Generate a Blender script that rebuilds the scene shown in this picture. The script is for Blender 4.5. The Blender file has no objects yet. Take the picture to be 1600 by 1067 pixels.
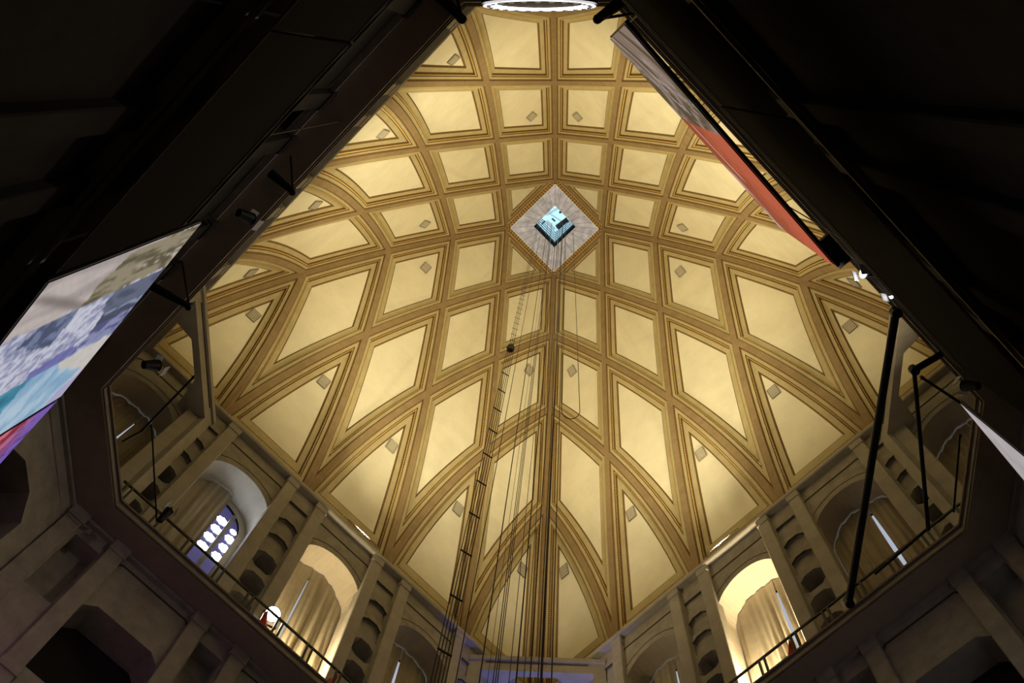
import bpy, math, random
from mathutils import Vector, Matrix
random.seed(7)
PI = math.pi
R2 = math.sqrt(2.0)
scene = bpy.context.scene
C = scene.collection

# ------------------------------------------------------------------ camera
cam_d = bpy.data.cameras.new('camera')
cam = bpy.data.objects.new('camera', cam_d)
C.objects.link(cam)
scene.camera = cam
cam_d.sensor_width = 36.0
cam_d.lens = 1536.0 / 1600.0 * 36.0
cam_d.clip_start = 0.05
cam_d.clip_end = 400.0
TILT, AZ, ROLL = 0.268147, -0.2030635, 0.2154351
st, ct = math.sin(TILT), math.cos(TILT)
F = Vector((st * math.sin(AZ), st * math.cos(AZ), ct))
U0 = Vector((-ct * math.sin(AZ), -ct * math.cos(AZ), st))
Rr = F.cross(U0)
RT = Rr * math.cos(ROLL) + U0 * math.sin(ROLL)
UP = U0 * math.cos(ROLL) - Rr * math.sin(ROLL)
m = Matrix((RT, UP, -F)).transposed().to_4x4()
m.translation = Vector((1.04778, -12.38148, 0.0))
cam.matrix_world = m

# ------------------------------------------------------------------ world, view
world = bpy.data.worlds.new('world')
scene.world = world
world.use_nodes = True
world.node_tree.nodes['Background'].inputs[0].default_value = (0.004, 0.004, 0.005, 1)
world.node_tree.nodes['Background'].inputs[1].default_value = 1.0
scene.view_settings.view_transform = 'Standard'
scene.view_settings.look = 'None'
scene.view_settings.gamma = 1.0
scene.view_settings.exposure = 0.0
scene.view_settings.use_curve_mapping = False

# floodlights that stand on the cornice and wash the vault
FLOOD_POWER = 10000.0
FLOOD_COLOUR = (1.0, 0.905, 0.69)
FLOOD_CONE = math.radians(102)


# ------------------------------------------------------------------ materials
def mat(name, col, rough=0.7, metal=0.0, var=0.0, vscale=3.0, bump=0.0, bscale=20.0, col2=None, emit=None, estr=0.0, spec=0.3):
    M = bpy.data.materials.new(name)
    M.use_nodes = True
    nt = M.node_tree
    b = nt.nodes['Principled BSDF']
    b.inputs['Base Color'].default_value = (*col, 1)
    b.inputs['Roughness'].default_value = rough
    b.inputs['Metallic'].default_value = metal
    b.inputs['Specular IOR Level'].default_value = spec
    if emit:
        b.inputs['Emission Color'].default_value = (*emit, 1)
        b.inputs['Emission Strength'].default_value = estr
    if var > 0 or bump > 0:
        tc = nt.nodes.new('ShaderNodeNewGeometry')
    if var > 0:
        n = nt.nodes.new('ShaderNodeTexNoise')
        n.inputs['Scale'].default_value = vscale
        n.inputs['Detail'].default_value = 6
        n.inputs['Roughness'].default_value = 0.65
        nt.links.new(tc.outputs['Position'], n.inputs['Vector'])
        r = nt.nodes.new('ShaderNodeValToRGB')
        c2 = col2 if col2 else tuple(c * (1 - var) for c in col)
        r.color_ramp.elements[0].position = 0.3
        r.color_ramp.elements[0].color = (*c2, 1)
        r.color_ramp.elements[1].position = 0.68
        r.color_ramp.elements[1].color = (*[min(1, c * (1 + var * 0.25)) for c in col], 1)
        nt.links.new(n.outputs['Fac'], r.inputs['Fac'])
        nt.links.new(r.outputs['Color'], b.inputs['Base Color'])
    if bump > 0:
        n2 = nt.nodes.new('ShaderNodeTexNoise')
        n2.inputs['Scale'].default_value = bscale
        n2.inputs['Detail'].default_value = 8
        nt.links.new(tc.outputs['Position'], n2.inputs['Vector'])
        bp = nt.nodes.new('ShaderNodeBump')
        bp.inputs['Strength'].default_value = bump
        bp.inputs['Distance'].default_value = 0.05
        nt.links.new(n2.outputs['Fac'], bp.inputs['Height'])
        nt.links.new(bp.outputs['Normal'], b.inputs['Normal'])
    return M


M_RIB = mat('rib_brown', (0.30, 0.20, 0.082), 0.75, var=0.22, vscale=1.3)
M_LINE = mat('moulding_brown', (0.17, 0.092, 0.022), 0.7, var=0.3, vscale=6)
M_FASCIA = mat('fascia_tan', (0.46, 0.37, 0.165), 0.75, var=0.15, vscale=1.1)
M_BEADBACK = mat('bead_groove_brown', (0.13, 0.062, 0.015), 0.7, var=0.35, vscale=5)
M_GOLD = mat('gilt_bead', (0.60, 0.39, 0.11), 0.4, metal=0.1)
M_PANEL = mat('panel_cream', (0.76, 0.68, 0.43), 0.85, var=0.10, vscale=0.55, bump=0.08, bscale=3)
M_VENT = mat('vent_grey', (0.46, 0.40, 0.26), 0.8)
M_VENTD = mat('vent_slot', (0.24, 0.20, 0.12), 0.9)
M_STONE = mat('drum_stone', (0.47, 0.45, 0.40), 0.9, var=0.28, vscale=1.6, bump=0.25, bscale=9)
M_STONE2 = mat('drum_stone_light', (0.55, 0.525, 0.465), 0.9, var=0.2, vscale=1.2, bump=0.18, bscale=9)
M_GROOVE = mat('joint_dark', (0.10, 0.085, 0.06), 0.95)
M_PLASTER = mat('niche_plaster', (0.62, 0.56, 0.44), 0.9, var=0.12, vscale=1.5, bump=0.2, bscale=5)
M_SLAB = mat('gallery_soffit', (0.46, 0.39, 0.32), 0.9, var=0.15, vscale=2)
M_LIP = mat('gallery_lip', (0.22, 0.175, 0.14), 0.7, var=0.2, vscale=3)
M_FLOOR = mat('hall_floor_dark', (0.045, 0.038, 0.032), 0.5, var=0.2, vscale=1)
M_STONE_SHADE = mat('shade_toned_stone', (0.035, 0.032, 0.028), 0.95, var=0.3, vscale=2)  # drum stone with the back walls' shade put into its colour
M_DARK = mat('recess_shade', (0.025, 0.022, 0.02), 0.95)  # near-black colour stands in for shade inside the wall openings
M_BLACK = mat('black_metal', (0.012, 0.012, 0.014), 0.5)
M_BLACKMATT = mat('black_fabric', (0.006, 0.006, 0.007), 0.95, spec=0.05)
M_CABLE = mat('steel_rope', (0.03, 0.027, 0.024), 0.55)
M_CABLE_L = mat('bright_steel_rope', (0.30, 0.27, 0.22), 0.4, metal=0.5)
M_CURTAIN = mat('drape_linen', (0.50, 0.445, 0.33), 0.95, var=0.12, vscale=2.5)
M_RED = mat('red_cloth', (0.75, 0.06, 0.03), 0.8)
M_SILVER = mat('brushed_silver', (0.64, 0.65, 0.78), 0.5, metal=0.1, var=0.4, vscale=1.6, col2=(0.36, 0.37, 0.47))
M_WHITE = mat('white_paint', (0.75, 0.78, 0.80), 0.6)
M_DAY = mat('daylit_glass', (0.5, 0.55, 0.65), 0.4, emit=(0.72, 0.80, 1.0), estr=0.45)
M_DAYB = mat('daylit_rosette_glass', (0.8, 0.85, 0.9), 0.4, emit=(0.78, 0.86, 1.0), estr=16.0)
M_DAYP = mat('violet_leaded_glass', (0.05, 0.05, 0.12), 0.3, emit=(0.22, 0.20, 0.62), estr=0.22)
M_LAMP = mat('lamp_lens', (1, 1, 1), 0.4, emit=(1.0, 0.93, 0.80), estr=14.0)
M_LAMPW = mat('spot_lens', (1, 1, 1), 0.4, emit=(1.0, 0.95, 0.95), estr=4.0)
M_BULB = mat('glaring_bulb', (1, 1, 1), 0.4, emit=(1.0, 0.94, 0.82), estr=30.0)
M_SKYGLASS = mat('lantern_glass', (0.4, 0.55, 0.6), 0.3, emit=(0.55, 0.80, 0.90), estr=0.75)


def attr_mat(name, strength):
    M = bpy.data.materials.new(name)
    M.use_nodes = True
    nt = M.node_tree
    b = nt.nodes['Principled BSDF']
    a = nt.nodes.new('ShaderNodeAttribute')
    a.attribute_name = 'picture'
    b.inputs['Base Color'].default_value = (0.02, 0.02, 0.02, 1)
    b.inputs['Roughness'].default_value = 0.8
    nt.links.new(a.outputs['Color'], b.inputs['Emission Color'])
    b.inputs['Emission Strength'].default_value = strength
    return M


M_PICTURE = attr_mat('projected_picture', 1.0)


# ------------------------------------------------------------------ mesh helpers
class MB:
    def __init__(self):
        self.v = []
        self.f = []
        self.mi = []
        self.mats = []

    def m(self, mt):
        if mt not in self.mats:
            self.mats.append(mt)
        return self.mats.index(mt)

    def add(self, verts, faces, mt):
        o = len(self.v)
        i = self.m(mt)
        self.v += [tuple(p) for p in verts]
        for f in faces:
            self.f.append([o + k for k in f])
            self.mi.append(i)

    def quad(self, a, b, c, d, mt):
        self.add([a, b, c, d], [(0, 1, 2, 3)], mt)

    def box(self, x0, x1, y0, y1, z0, z1, mt, ch=0.0):
        if ch <= 0:
            v = [(x, y, z) for z in (z0, z1) for y in (y0, y1) for x in (x0, x1)]
            f = [(0, 2, 3, 1), (4, 5, 7, 6), (0, 1, 5, 4), (2, 6, 7, 3), (0, 4, 6, 2), (1, 3, 7, 5)]
            self.add(v, f, mt)
            return
        # chamfered along x-y outline corners
        pts = [(x0 + ch, y0), (x1 - ch, y0), (x1, y0 + ch), (x1, y1 - ch), (x1 - ch, y1), (x0 + ch, y1), (x0, y1 - ch), (x0, y0 + ch)]
        self.prism(pts, z0, z1, mt)

    def prism(self, pts, z0, z1, mt):
        n = len(pts)
        v = [(x, y, z0) for x, y in pts] + [(x, y, z1) for x, y in pts]
        f = [tuple(range(n - 1, -1, -1)), tuple(range(n, 2 * n))]
        f += [(i, (i + 1) % n, n + (i + 1) % n, n + i) for i in range(n)]
        self.add(v, f, mt)

    def rod(self, p0, p1, r, mt, n=8, r1=None):
        p0, p1 = Vector(p0), Vector(p1)
        d = (p1 - p0)
        if d.length < 1e-6:
            return
        d.normalize()
        a = d.orthogonal().normalized()
        b = d.cross(a)
        r1 = r if r1 is None else r1
        v = []
        for p, rr in ((p0, r), (p1, r1)):
            for i in range(n):
                t = 2 * PI * i / n
                v.append(p + (a * math.cos(t) + b * math.sin(t)) * rr)
        f = [(i, (i + 1) % n, n + (i + 1) % n, n + i) for i in range(n)]
        f += [tuple(range(n - 1, -1, -1)), tuple(range(n, 2 * n))]
        self.add(v, f, mt)

    def bar(self, p0, p1, w, h, mt, up=(0, 0, 1)):
        p0, p1 = Vector(p0), Vector(p1)
        d = (p1 - p0).normalized()
        s = d.cross(Vector(up))
        if s.length < 1e-4:
            s = d.cross(Vector((1, 0, 0)))
        s.normalize()
        u = s.cross(d)
        v = []
        for p in (p0, p1):
            for a, b in ((-1, -1), (1, -1), (1, 1), (-1, 1)):
                v.append(p + s * (a * w / 2) + u * (b * h / 2))
        f = [(0, 1, 2, 3), (7, 6, 5, 4), (0, 4, 5, 1), (1, 5, 6, 2), (2, 6, 7, 3), (3, 7, 4, 0)]
        self.add(v, f, mt)

    def disc(self, c, nrm, r, mt, n=16):
        c, nrm = Vector(c), Vector(nrm).normalized()
        a = nrm.orthogonal().normalized()
        b = nrm.cross(a)
        self.add([c + (a * math.cos(2 * PI * i / n) + b * math.sin(2 * PI * i / n)) * r for i in range(n)], [tuple(range(n))], mt)

    def mesh(self, name):
        me = bpy.data.meshes.new(name)
        me.from_pydata(self.v, [], self.f)
        for mt in self.mats:
            me.materials.append(mt)
        me.polygons.foreach_set('material_index', self.mi)
        me.update()
        return me

    def build(self, name, parent=None):
        return obj(name, self.mesh(name), parent)


def obj(name, me, parent=None):
    o = bpy.data.objects.new(name, me)
    C.objects.link(o)
    if parent:
        o.parent = parent
    return o


def tag(o, label, cat, group=None, kind=None):
    o['label'] = label
    o['category'] = cat
    if group:
        o['group'] = group
    if kind:
        o['kind'] = kind
    return o


def empty(name, loc=(0, 0, 0), rz=0.0):
    o = bpy.data.objects.new(name, None)
    C.objects.link(o)
    o.location = loc
    o.rotation_euler = (0, 0, rz)
    return o


# ------------------------------------------------------------------ the vault: z = f(|x|+|y|)
D = 4.0
QC, ZC, RC = -78.4296, 38.7082, 92.75


def fz(s):
    q = s / R2
    return ZC + math.sqrt(max(RC * RC - (q - QC) ** 2, 0.0))


def fzp(s):
    q = s / R2
    return -((q - QC) / math.sqrt(max(RC * RC - (q - QC) ** 2, 1e-4))) / R2


def surf(x, y, h, sx, sy):
    s = sx * x + sy * y
    p = fzp(s)
    n = Vector((-p * sx, -p * sy, 1.0)).normalized()
    return Vector((x, y, fz(s))) + n * h


def inset(poly, offs):
    """convex CCW polygon, every edge i (p[i]->p[i+1]) moved inwards by offs[i]"""
    n = len(poly)
    L = []
    for i in range(n):
        a, b = poly[i], poly[(i + 1) % n]
        dx, dy = b[0] - a[0], b[1] - a[1]
        l = math.hypot(dx, dy)
        nx, ny = -dy / l, dx / l
        L.append((nx, ny, nx * a[0] + ny * a[1] + offs[i]))
    out = []
    for i in range(n):
        a, b = L[i - 1], L[i]
        det = a[0] * b[1] - a[1] * b[0]
        out.append(((a[2] * b[1] - a[1] * b[2]) / det, (a[0] * b[2] - a[2] * b[0]) / det))
    return out


PROFILE = [(0.0, 0.0, None), (0.145, 0.0, M_RIB), (0.195, 0.09, M_LINE), (0.325, 0.09, M_FASCIA), (0.435, 0.27, M_BEADBACK), (0.655, 0.30, M_FASCIA), (0.72, 0.39, M_LINE)]
KSEG = 8
S_BASE = 19.93
S_OCU = 4.34
bead_verts = [(1, 0, 0), (-1, 0, 0), (0, 1, 0), (0, -1, 0), (0, 0, 1), (0, 0, -1)]
bead_faces = [(0, 2, 4), (2, 1, 4), (1, 3, 4), (3, 0, 4), (2, 0, 5), (1, 2, 5), (3, 1, 5), (0, 3, 5)]

ceil_mb = MB()
coffer_jobs = []


def ring(poly, offs, h, sx, sy):
    ip = inset(poly, offs)
    pts = []
    n = len(ip)
    for i in range(n):
        a, b = ip[i], ip[(i + 1) % n]
        for k in range(KSEG):
            t = k / KSEG
            pts.append((a[0] + (b[0] - a[0]) * t, a[1] + (b[1] - a[1]) * t))
    return ip, [surf(x, y, h, sx, sy) for x, y in pts]


def make_coffer(poly, scale, sx, sy, vent):
    """poly CCW in plan, scale[i]: moulding width factor of edge i"""
    n = len(poly)
    fr = MB()
    prev = None
    for li, (w, h, mt) in enumerate(PROFILE):
        ip, rg = ring(poly, [w * s for s in scale], h, sx, sy)
        if prev is not None:
            N = len(rg)
            v = prev + rg
            f = [(i, (i + 1) % N, N + (i + 1) % N, N + i) for i in range(N)]
            (ceil_mb if li == 1 else fr).add(v, f, mt)
        prev = rg
    w, h, _ = PROFILE[-1]
    ip = inset(poly, [w * s for s in scale])
    pn = MB()
    K = KSEG
    idx = {}
    V = []
    Fc = []
    if n == 4:
        for j in range(K + 1):
            for i in range(K + 1):
                u, t = i / K, j / K
                x = (1 - u) * (1 - t) * ip[0][0] + u * (1 - t) * ip[1][0] + u * t * ip[2][0] + (1 - u) * t * ip[3][0]
                y = (1 - u) * (1 - t) * ip[0][1] + u * (1 - t) * ip[1][1] + u * t * ip[2][1] + (1 - u) * t * ip[3][1]
                idx[i, j] = len(V)
                V.append(surf(x, y, h, sx, sy))
        for j in range(K):
            for i in range(K):
                Fc.append((idx[i, j], idx[i + 1, j], idx[i + 1, j + 1], idx[i, j + 1]))
    else:
        for j in range(K + 1):
            for i in range(K + 1 - j):
                b1, b2 = i / K, j / K
                b0 = 1 - b1 - b2
                x = b0 * ip[0][0] + b1 * ip[1][0] + b2 * ip[2][0]
                y = b0 * ip[0][1] + b1 * ip[1][1] + b2 * ip[2][1]
                idx[i, j] = len(V)
                V.append(surf(x, y, h, sx, sy))
        for j in range(K):
            for i in range(K - j):
                Fc.append((idx[i, j], idx[i + 1, j], idx[i, j + 1]))
                if i + j < K - 1:
                    Fc.append((idx[i + 1, j], idx[i + 1, j + 1], idx[i, j + 1]))
    pn.add(V, Fc, M_PANEL)
    # beads along the deep riser
    bd = MB()
    ipb = inset(poly, [0.375 * s for s in scale])
    for i in range(n):
        a, b = ipb[i], ipb[(i + 1) % n]
        P = [surf(a[0] + (b[0] - a[0]) * k / 40, a[1] + (b[1] - a[1]) * k / 40, 0.155, sx, sy) for k in range(41)]
        acc, step = 0.0, 0.17
        for k in range(40):
            seg = P[k + 1] - P[k]
            l = seg.length
            while acc < l:
                c = P[k] + seg * (acc / l)
                rr = 0.055
                bd.add([(c.x + q[0] * rr, c.y + q[1] * rr, c.z + q[2] * rr) for q in bead_verts], bead_faces, M_GOLD)
                acc += step
            acc -= l
    coffer_jobs.append((fr, pn, bd, vent, sx, sy))


def ccw(poly):
    A = sum(poly[i][0] * poly[(i + 1) % len(poly)][1] - poly[(i + 1) % len(poly)][0] * poly[i][1] for i in range(len(poly)))
    return A > 0


for sx in (1, -1):
    for sy in (1, -1):
        for i in range(5):
            for j in range(5 - i):
                x0, y0 = i * D, j * D
                x1, y1 = x0 + D, y0 + D
                hyp = None
                if i + j == 0:
                    P = [(x1, y1), (S_OCU - y1 + 0.0, y1), (x1, S_OCU - x1)]
                    P = [(D, D), (S_OCU - D, D), (D, S_OCU - D)]
                    sc = [1, 0.3, 1]
                elif i + j == 4:
                    P = [(x0, y0), (x0 + (S_BASE - x0 - y0), y0), (x0, y0 + (S_BASE - x0 - y0))]
                    sc = [1, 0.28, 1]
                else:
                    P = [(x0, y0), (x1, y0), (x1, y1), (x0, y1)]
                    sc = [1, 1, 1, 1]
                poly = [(sx * x, sy * y) for x, y in P]
                if not ccw(poly):
                    poly = [poly[0]] + poly[:0:-1]
                    sc = sc[::-1]
                vent = None
                if i + j == 4:
                    vent = (x0 + 0.265 * D, y0 + 0.26 * D)
                elif (i, j) in ((0, 2), (2, 0)):
                    vent = (x0 + (0.36 if i == 0 else 0.35) * D, y0 + (0.36 if j == 0 else 0.35) * D)
                if vent:
                    vent = (sx * vent[0], sy * vent[1])
                make_coffer(poly, sc, sx, sy, vent)

ceiling = ceil_mb.build('ceiling')
tag(ceiling, 'tall square cloister vault painted ochre and cream with gilt coffer ribs', 'ceiling', kind='structure')
for fr, pn, bd, vent, sx, sy in coffer_jobs:
    co = fr.build('coffer', ceiling)
    pn.build('panel', co)
    b = bd.build('bead_moulding', co)
    b['kind'] = 'stuff'
    if vent:
        vm = MB()
        s = sx * vent[0] + sy * vent[1]
        p = fzp(s)
        nrm = Vector((-p * sx, -p * sy, 1.0)).normalized()
        c = surf(vent[0], vent[1], PROFILE[-1][1] - 0.05, sx, sy)
        t = Vector((sx, -sy, 0)).normalized()
        u = nrm.cross(t).normalized()
        w, hh = 0.30, 0.52
        for k in range(5):
            o = -hh + (k + 0.5) * 2 * hh / 5
            vm.bar(c + u * o - t * w, c + u * o + t * w, 0.14, 0.05, M_VENT, up=nrm)
        vm.bar(c - t * w - u * hh, c - t * w + u * hh, 0.05, 0.07, M_VENTD, up=nrm)
        vm.bar(c + t * w - u * hh, c + t * w + u * hh, 0.05, 0.07, M_VENTD, up=nrm)
        vm.bar(c - t * w - u * hh, c + t * w - u * hh, 0.05, 0.07, M_VENTD, up=nrm)
        vm.bar(c - t * w + u * hh, c + t * w + u * hh, 0.05, 0.07, M_VENTD, up=nrm)
        vm.add([c - t * w - u * hh + nrm * .02, c + t * w - u * hh + nrm * .02, c + t * w + u * hh + nrm * .02, c - t * w + u * hh + nrm * .02], [(0, 1, 2, 3)], M_VENTD)
        vm.build('vent', co)


# oculus: gilt frame, silver reveal, glazed lantern shaft
def sq(s, z):
    return [(s, 0, z), (0, s, z), (-s, 0, z), (0, -s, z)]


def sqband(mb, s0, z0, s1, z1, mt, seg=1):
    a, b = sq(s0, z0), sq(s1, z1)
    for i in range(4):
        j = (i + 1) % 4
        for k in range(seg):
            t0, t1 = k / seg, (k + 1) / seg
            L = lambda p, q, t: tuple(p[c] + (q[c] - p[c]) * t for c in range(3))
            mb.quad(L(a[i], a[j], t0), L(a[i], a[j], t1), L(b[i], b[j], t1), L(b[i], b[j], t0), mt)


zo = fz(4.05)
om = MB()
sqband(om, 4.36, zo + 0.3, 4.36, zo - 0.10, M_LINE)
sqband(om, 4.36, zo - 0.10, 4.26, zo - 0.10, M_GOLD)
sqband(om, 4.26, zo - 0.10, 4.22, zo - 0.03, M_LINE)
sqband(om, 4.22, zo - 0.03, 4.02, zo - 0.03, M_BEADBACK)
sqband(om, 4.02, zo - 0.03, 3.99, zo - 0.09, M_GOLD)
sqband(om, 3.99, zo - 0.09, 3.95, zo - 0.03, M_GOLD)
sqband(om, 3.95, zo - 0.03, 3.78, zo - 0.03, M_BEADBACK)
sqband(om, 3.78, zo - 0.03, 3.76, zo - 0.14, M_GOLD)
sqband(om, 3.76, zo - 0.14, 3.70, zo - 0.14, M_WHITE)
sqband(om, 3.70, zo - 0.14, 3.70, zo + 0.3, M_WHITE)
for s_, rr in ((4.12, 0.085), (3.865, 0.085)):
    a = sq(s_, zo - 0.06)
    for i in range(4):
        p, q = Vector(a[i]), Vector(a[(i + 1) % 4])
        n = int((q - p).length / 0.24)
        for k in range(1, n):
            c = p.lerp(q, k / n)
            om.add([(c.x + v[0] * rr, c.y + v[1] * rr, c.z + v[2] * rr) for v in bead_verts], bead_faces, M_GOLD)
om.build('oculus_frame', ceiling)
rv = MB()
sqband(rv, 3.70, zo + 0.02, 1.80, zo + 0.95, M_SILVER, seg=7)
rvo = rv.build('oculus_reveal', ceiling)
seam = MB()
a, b = sq(3.70, zo + 0.0), sq(1.80, zo + 0.93)
for i in range(4):
    j = (i + 1) % 4
    for k in range(7):
        p = Vector(a[i]).lerp(Vector(a[j]), k / 7)
        q = Vector(b[i]).lerp(Vector(b[j]), k / 7)
        seam.bar(p, q, 0.018, 0.012, M_CABLE_L)
seam.build('seam', rvo)
shaft = MB()
zt = zo + 0.95
sqband(shaft, 1.80, zt, 1.80, zt + 2.6, M_BLACKMATT)
so = shaft.build('lantern_curb', ceiling)
lan = MB()
sqband(lan, 1.8, zt + 2.6, 1.8, zt + 9, M_SKYGLASS)
lan.quad(*sq(1.8, zt + 9), M_SKYGLASS)
lan.build('lantern_glazing', ceiling)
lm = MB()
for k in range(5):
    for s in (-1, 1):
        z = zt + 2.7 + k * 1.3
        a = sq(1.75, z)
        for i in range(4):
            lm.bar(a[i], a[(i + 1) % 4], 0.07, 0.07, M_WHITE)
lm.bar((-0.9, -0.3, zt + 5.0), (0.5, -1.1, zt + 5.0), 0.22, 0.3, M_WHITE)
lm.bar((0.15, 0.55, zt + 3.2), (1.1, -0.2, zt + 3.2), 0.42, 0.3, M_BLACK)
lm.bar((-0.8, 0.1, zt + 4.2), (-0.1, 0.9, zt + 4.2), 0.30, 0.3, M_WHITE)
lm.bar((-0.3, -0.2, zt + 3.6), (0.0, 0.05, zt + 3.6), 0.12, 0.3, M_BLACK)
lm.bar((0.35, -0.75, zt + 3.4), (0.65, -0.9, zt + 3.4), 0.18, 0.3, M_BLACK)
lm.bar((-1.2, 0.3, zt + 3.4), (-0.9, 0.0, zt + 3.4), 0.1, 0.3, M_BLACK)
lm.bar((-1.0, -0.6, zt + 6), (0.9, 0.6, zt + 6), 0.14, 0.2, M_WHITE)
lm.build('winch_beam', ceiling)

# ------------------------------------------------------------------ drum walls (local frame: x along, y outwards, z up)
QW = 13.0           # pilaster face
QB = 13.22          # bay wall face
SIDES = [('front_left', PI / 4), ('front_right', -PI / 4), ('back_left', 3 * PI / 4), ('back_right', -3 * PI / 4)]
ZTOP = 43.55
ZG = 31.3
NODES = (-8.485, -2.828, 2.828, 8.485)
BAYS = (-11.314, -5.657, 0.0, 5.657, 11.314)
AR, AS = 1.78, 39.45


def arc(c, r, zs, n=20):
    return [(c - r * math.cos(PI * i / n), zs + r * math.sin(PI * i / n)) for i in range(n + 1)]


def bay_wall(mb, c, W, z0, z1, r, zs, y, mt):
    mb.quad((c - W, y, z0), (c - r, y, z0), (c - r, y, zs), (c - W, y, zs), mt)
    mb.quad((c + r, y, z0), (c + W, y, z0), (c + W, y, zs), (c + r, y, zs), mt)
    mb.quad((c - W, y, zs), (c - r, y, zs), (c - r, y, z1), (c - W, y, z1), mt)
    mb.quad((c + r, y, zs), (c + W, y, zs), (c + W, y, z1), (c + r, y, z1), mt)
    A = arc(c, r, zs)
    for (xa, za), (xb, zb) in zip(A, A[1:]):
        mb.quad((xa, y, za), (xb, y, zb), (xb, y, z1), (xa, y, z1), mt)


def vault(mb, c, r, zs, z0, y0, y1, mt):
    A = [(c - r, z0)] + arc(c, r, zs) + [(c + r, z0)]
    for (xa, za), (xb, zb) in zip(A, A[1:]):
        mb.quad((xa, y0, za), (xb, y0, zb), (xb, y1, zb), (xa, y1, za), mt)


def hole_panel(mb, x0, x1, z0, z1, hole, y, depth, mt, mtd, back=True):
    """rect panel with polygonal hole; hole: list CCW (x,z) star-shaped about its centre"""
    cx = sum(p[0] for p in hole) / len(hole)
    cz = sum(p[1] for p in hole) / len(hole)
    outer = []
    for x, z in hole:
        dx, dz = x - cx, z - cz
        t = min([((x1 - cx) / dx) if dx > 1e-9 else ((x0 - cx) / dx) if dx < -1e-9 else 1e9, ((z1 - cz) / dz) if dz > 1e-9 else ((z0 - cz) / dz) if dz < -1e-9 else 1e9])
        outer.append((cx + dx * t, cz + dz * t))
    corners = [(x0, z0), (x1, z0), (x1, z1), (x0, z1)]
    n = len(hole)
    for i in range(n):
        j = (i + 1) % n
        a, b = outer[i], outer[j]
        extra = []
        a0 = math.atan2(a[1] - cz, a[0] - cx)
        b0 = math.atan2(b[1] - cz, b[0] - cx)
        if b0 < a0:
            b0 += 2 * PI
        for q in corners:
            g = math.atan2(q[1] - cz, q[0] - cx)
            while g < a0 - 1e-6:
                g += 2 * PI
            if a0 + 1e-6 < g < b0 - 1e-6:
                extra.append((g, q))
        extra = [q for g, q in sorted(extra)]
        loop = [hole[i], a] + extra + [b, hole[j]]
        mb.add([(x, y, z) for x, z in loop], [tuple(range(len(loop)))], mt)
        mb.quad((hole[i][0], y, hole[i][1]), (hole[j][0], y, hole[j][1]), (hole[j][0], y + depth, hole[j][1]), (hole[i][0], y + depth, hole[i][1]), mtd)
    if back:
        mb.add([(x, y + depth, z) for x, z in hole], [tuple(range(n))], mtd)


def octo(cx, w, z0, z1, ch, chb=0.0):
    h = w / 2
    if chb <= 0:
        return [(cx - h, z0), (cx + h, z0), (cx + h, z1 - ch), (cx + h - ch * 1.1, z1), (cx - h + ch * 1.1, z1), (cx - h, z1 - ch)]
    return [(cx - h + chb, z0), (cx + h - chb, z0), (cx + h, z0 + chb), (cx + h, z1 - ch), (cx + h - ch * 1.1, z1), (cx - h + ch * 1.1, z1), (cx - h, z1 - ch), (cx - h, z0 + chb)]


# shared meshes of the upper wall
pil = MB()
pil.box(-0.31, 0.31, QW - 0.02, QB + 0.3, 30.9, ZTOP - 0.5, M_STONE2, ch=0.035)
pil.box(-0.34, 0.34, QW - 0.06, QB + 0.3, ZTOP - 0.5, ZTOP, M_STONE2, ch=0.03)
pil.box(-0.35, 0.35, QW - 0.07, QB + 0.3, 30.9, 31.9, M_STONE2, ch=0.03)
ME_PIL = pil.mesh('pilaster')
tiers = [(41.1, 42.15, 0.10, 0), (39.4, 40.6, 0.14, 1), (37.85, 39.05, 0.14, 1), (36.2, 37.5, 0.75, 2), (34.5, 35.8, 0.75, 2), (32.8, 34.1, 0.75, 2)]
zs_cut = [ZTOP, 40.8, 39.2, 37.65, 36.0, 34.3, 32.6]
nic = []
for k, (a, b, dep, typ) in enumerate(tiers):
    mb = MB()
    z1, z0 = zs_cut[k], zs_cut[k + 1]
    if typ == 0:
        hole_panel(mb, -0.66, 0.66, z0, z1, octo(0, 1.12, a, b, 0.02), QB, 0.07, M_STONE, M_STONE)
    else:
        hole_panel(mb, -0.66, 0.66, z0, z1, octo(0, 1.06, a, b, 0.26, 0.0 if typ == 1 else 0.22), QB, dep, M_STONE, M_STONE if typ == 1 else M_STONE)
    if typ < 2:
        A = octo(0, 1.06 if typ else 1.12, a, b, 0.26 if typ else .02)
        for q in range(2, 5) if typ else (3,):
            p0, p1 = A[q], A[(q + 1) % 6]
            mb.bar((p0[0], QB - 0.01, p0[1]), (p1[0], QB - 0.01, p1[1]), 0.06, 0.07, M_GROOVE, up=(0, 1, 0))
    nic.append(mb.mesh('niche_panel'))
mb = MB()
mb.quad((-0.66, QB, 30.9), (0.66, QB, 30.9), (0.66, QB, 32.6), (-0.66, QB, 32.6), M_STONE)
nic.append(mb.mesh('niche_panel'))
bw = MB()
bay_wall(bw, 0, 1.62 + 0.36, 30.9, ZTOP, AR, AS, QB, M_STONE)
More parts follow.
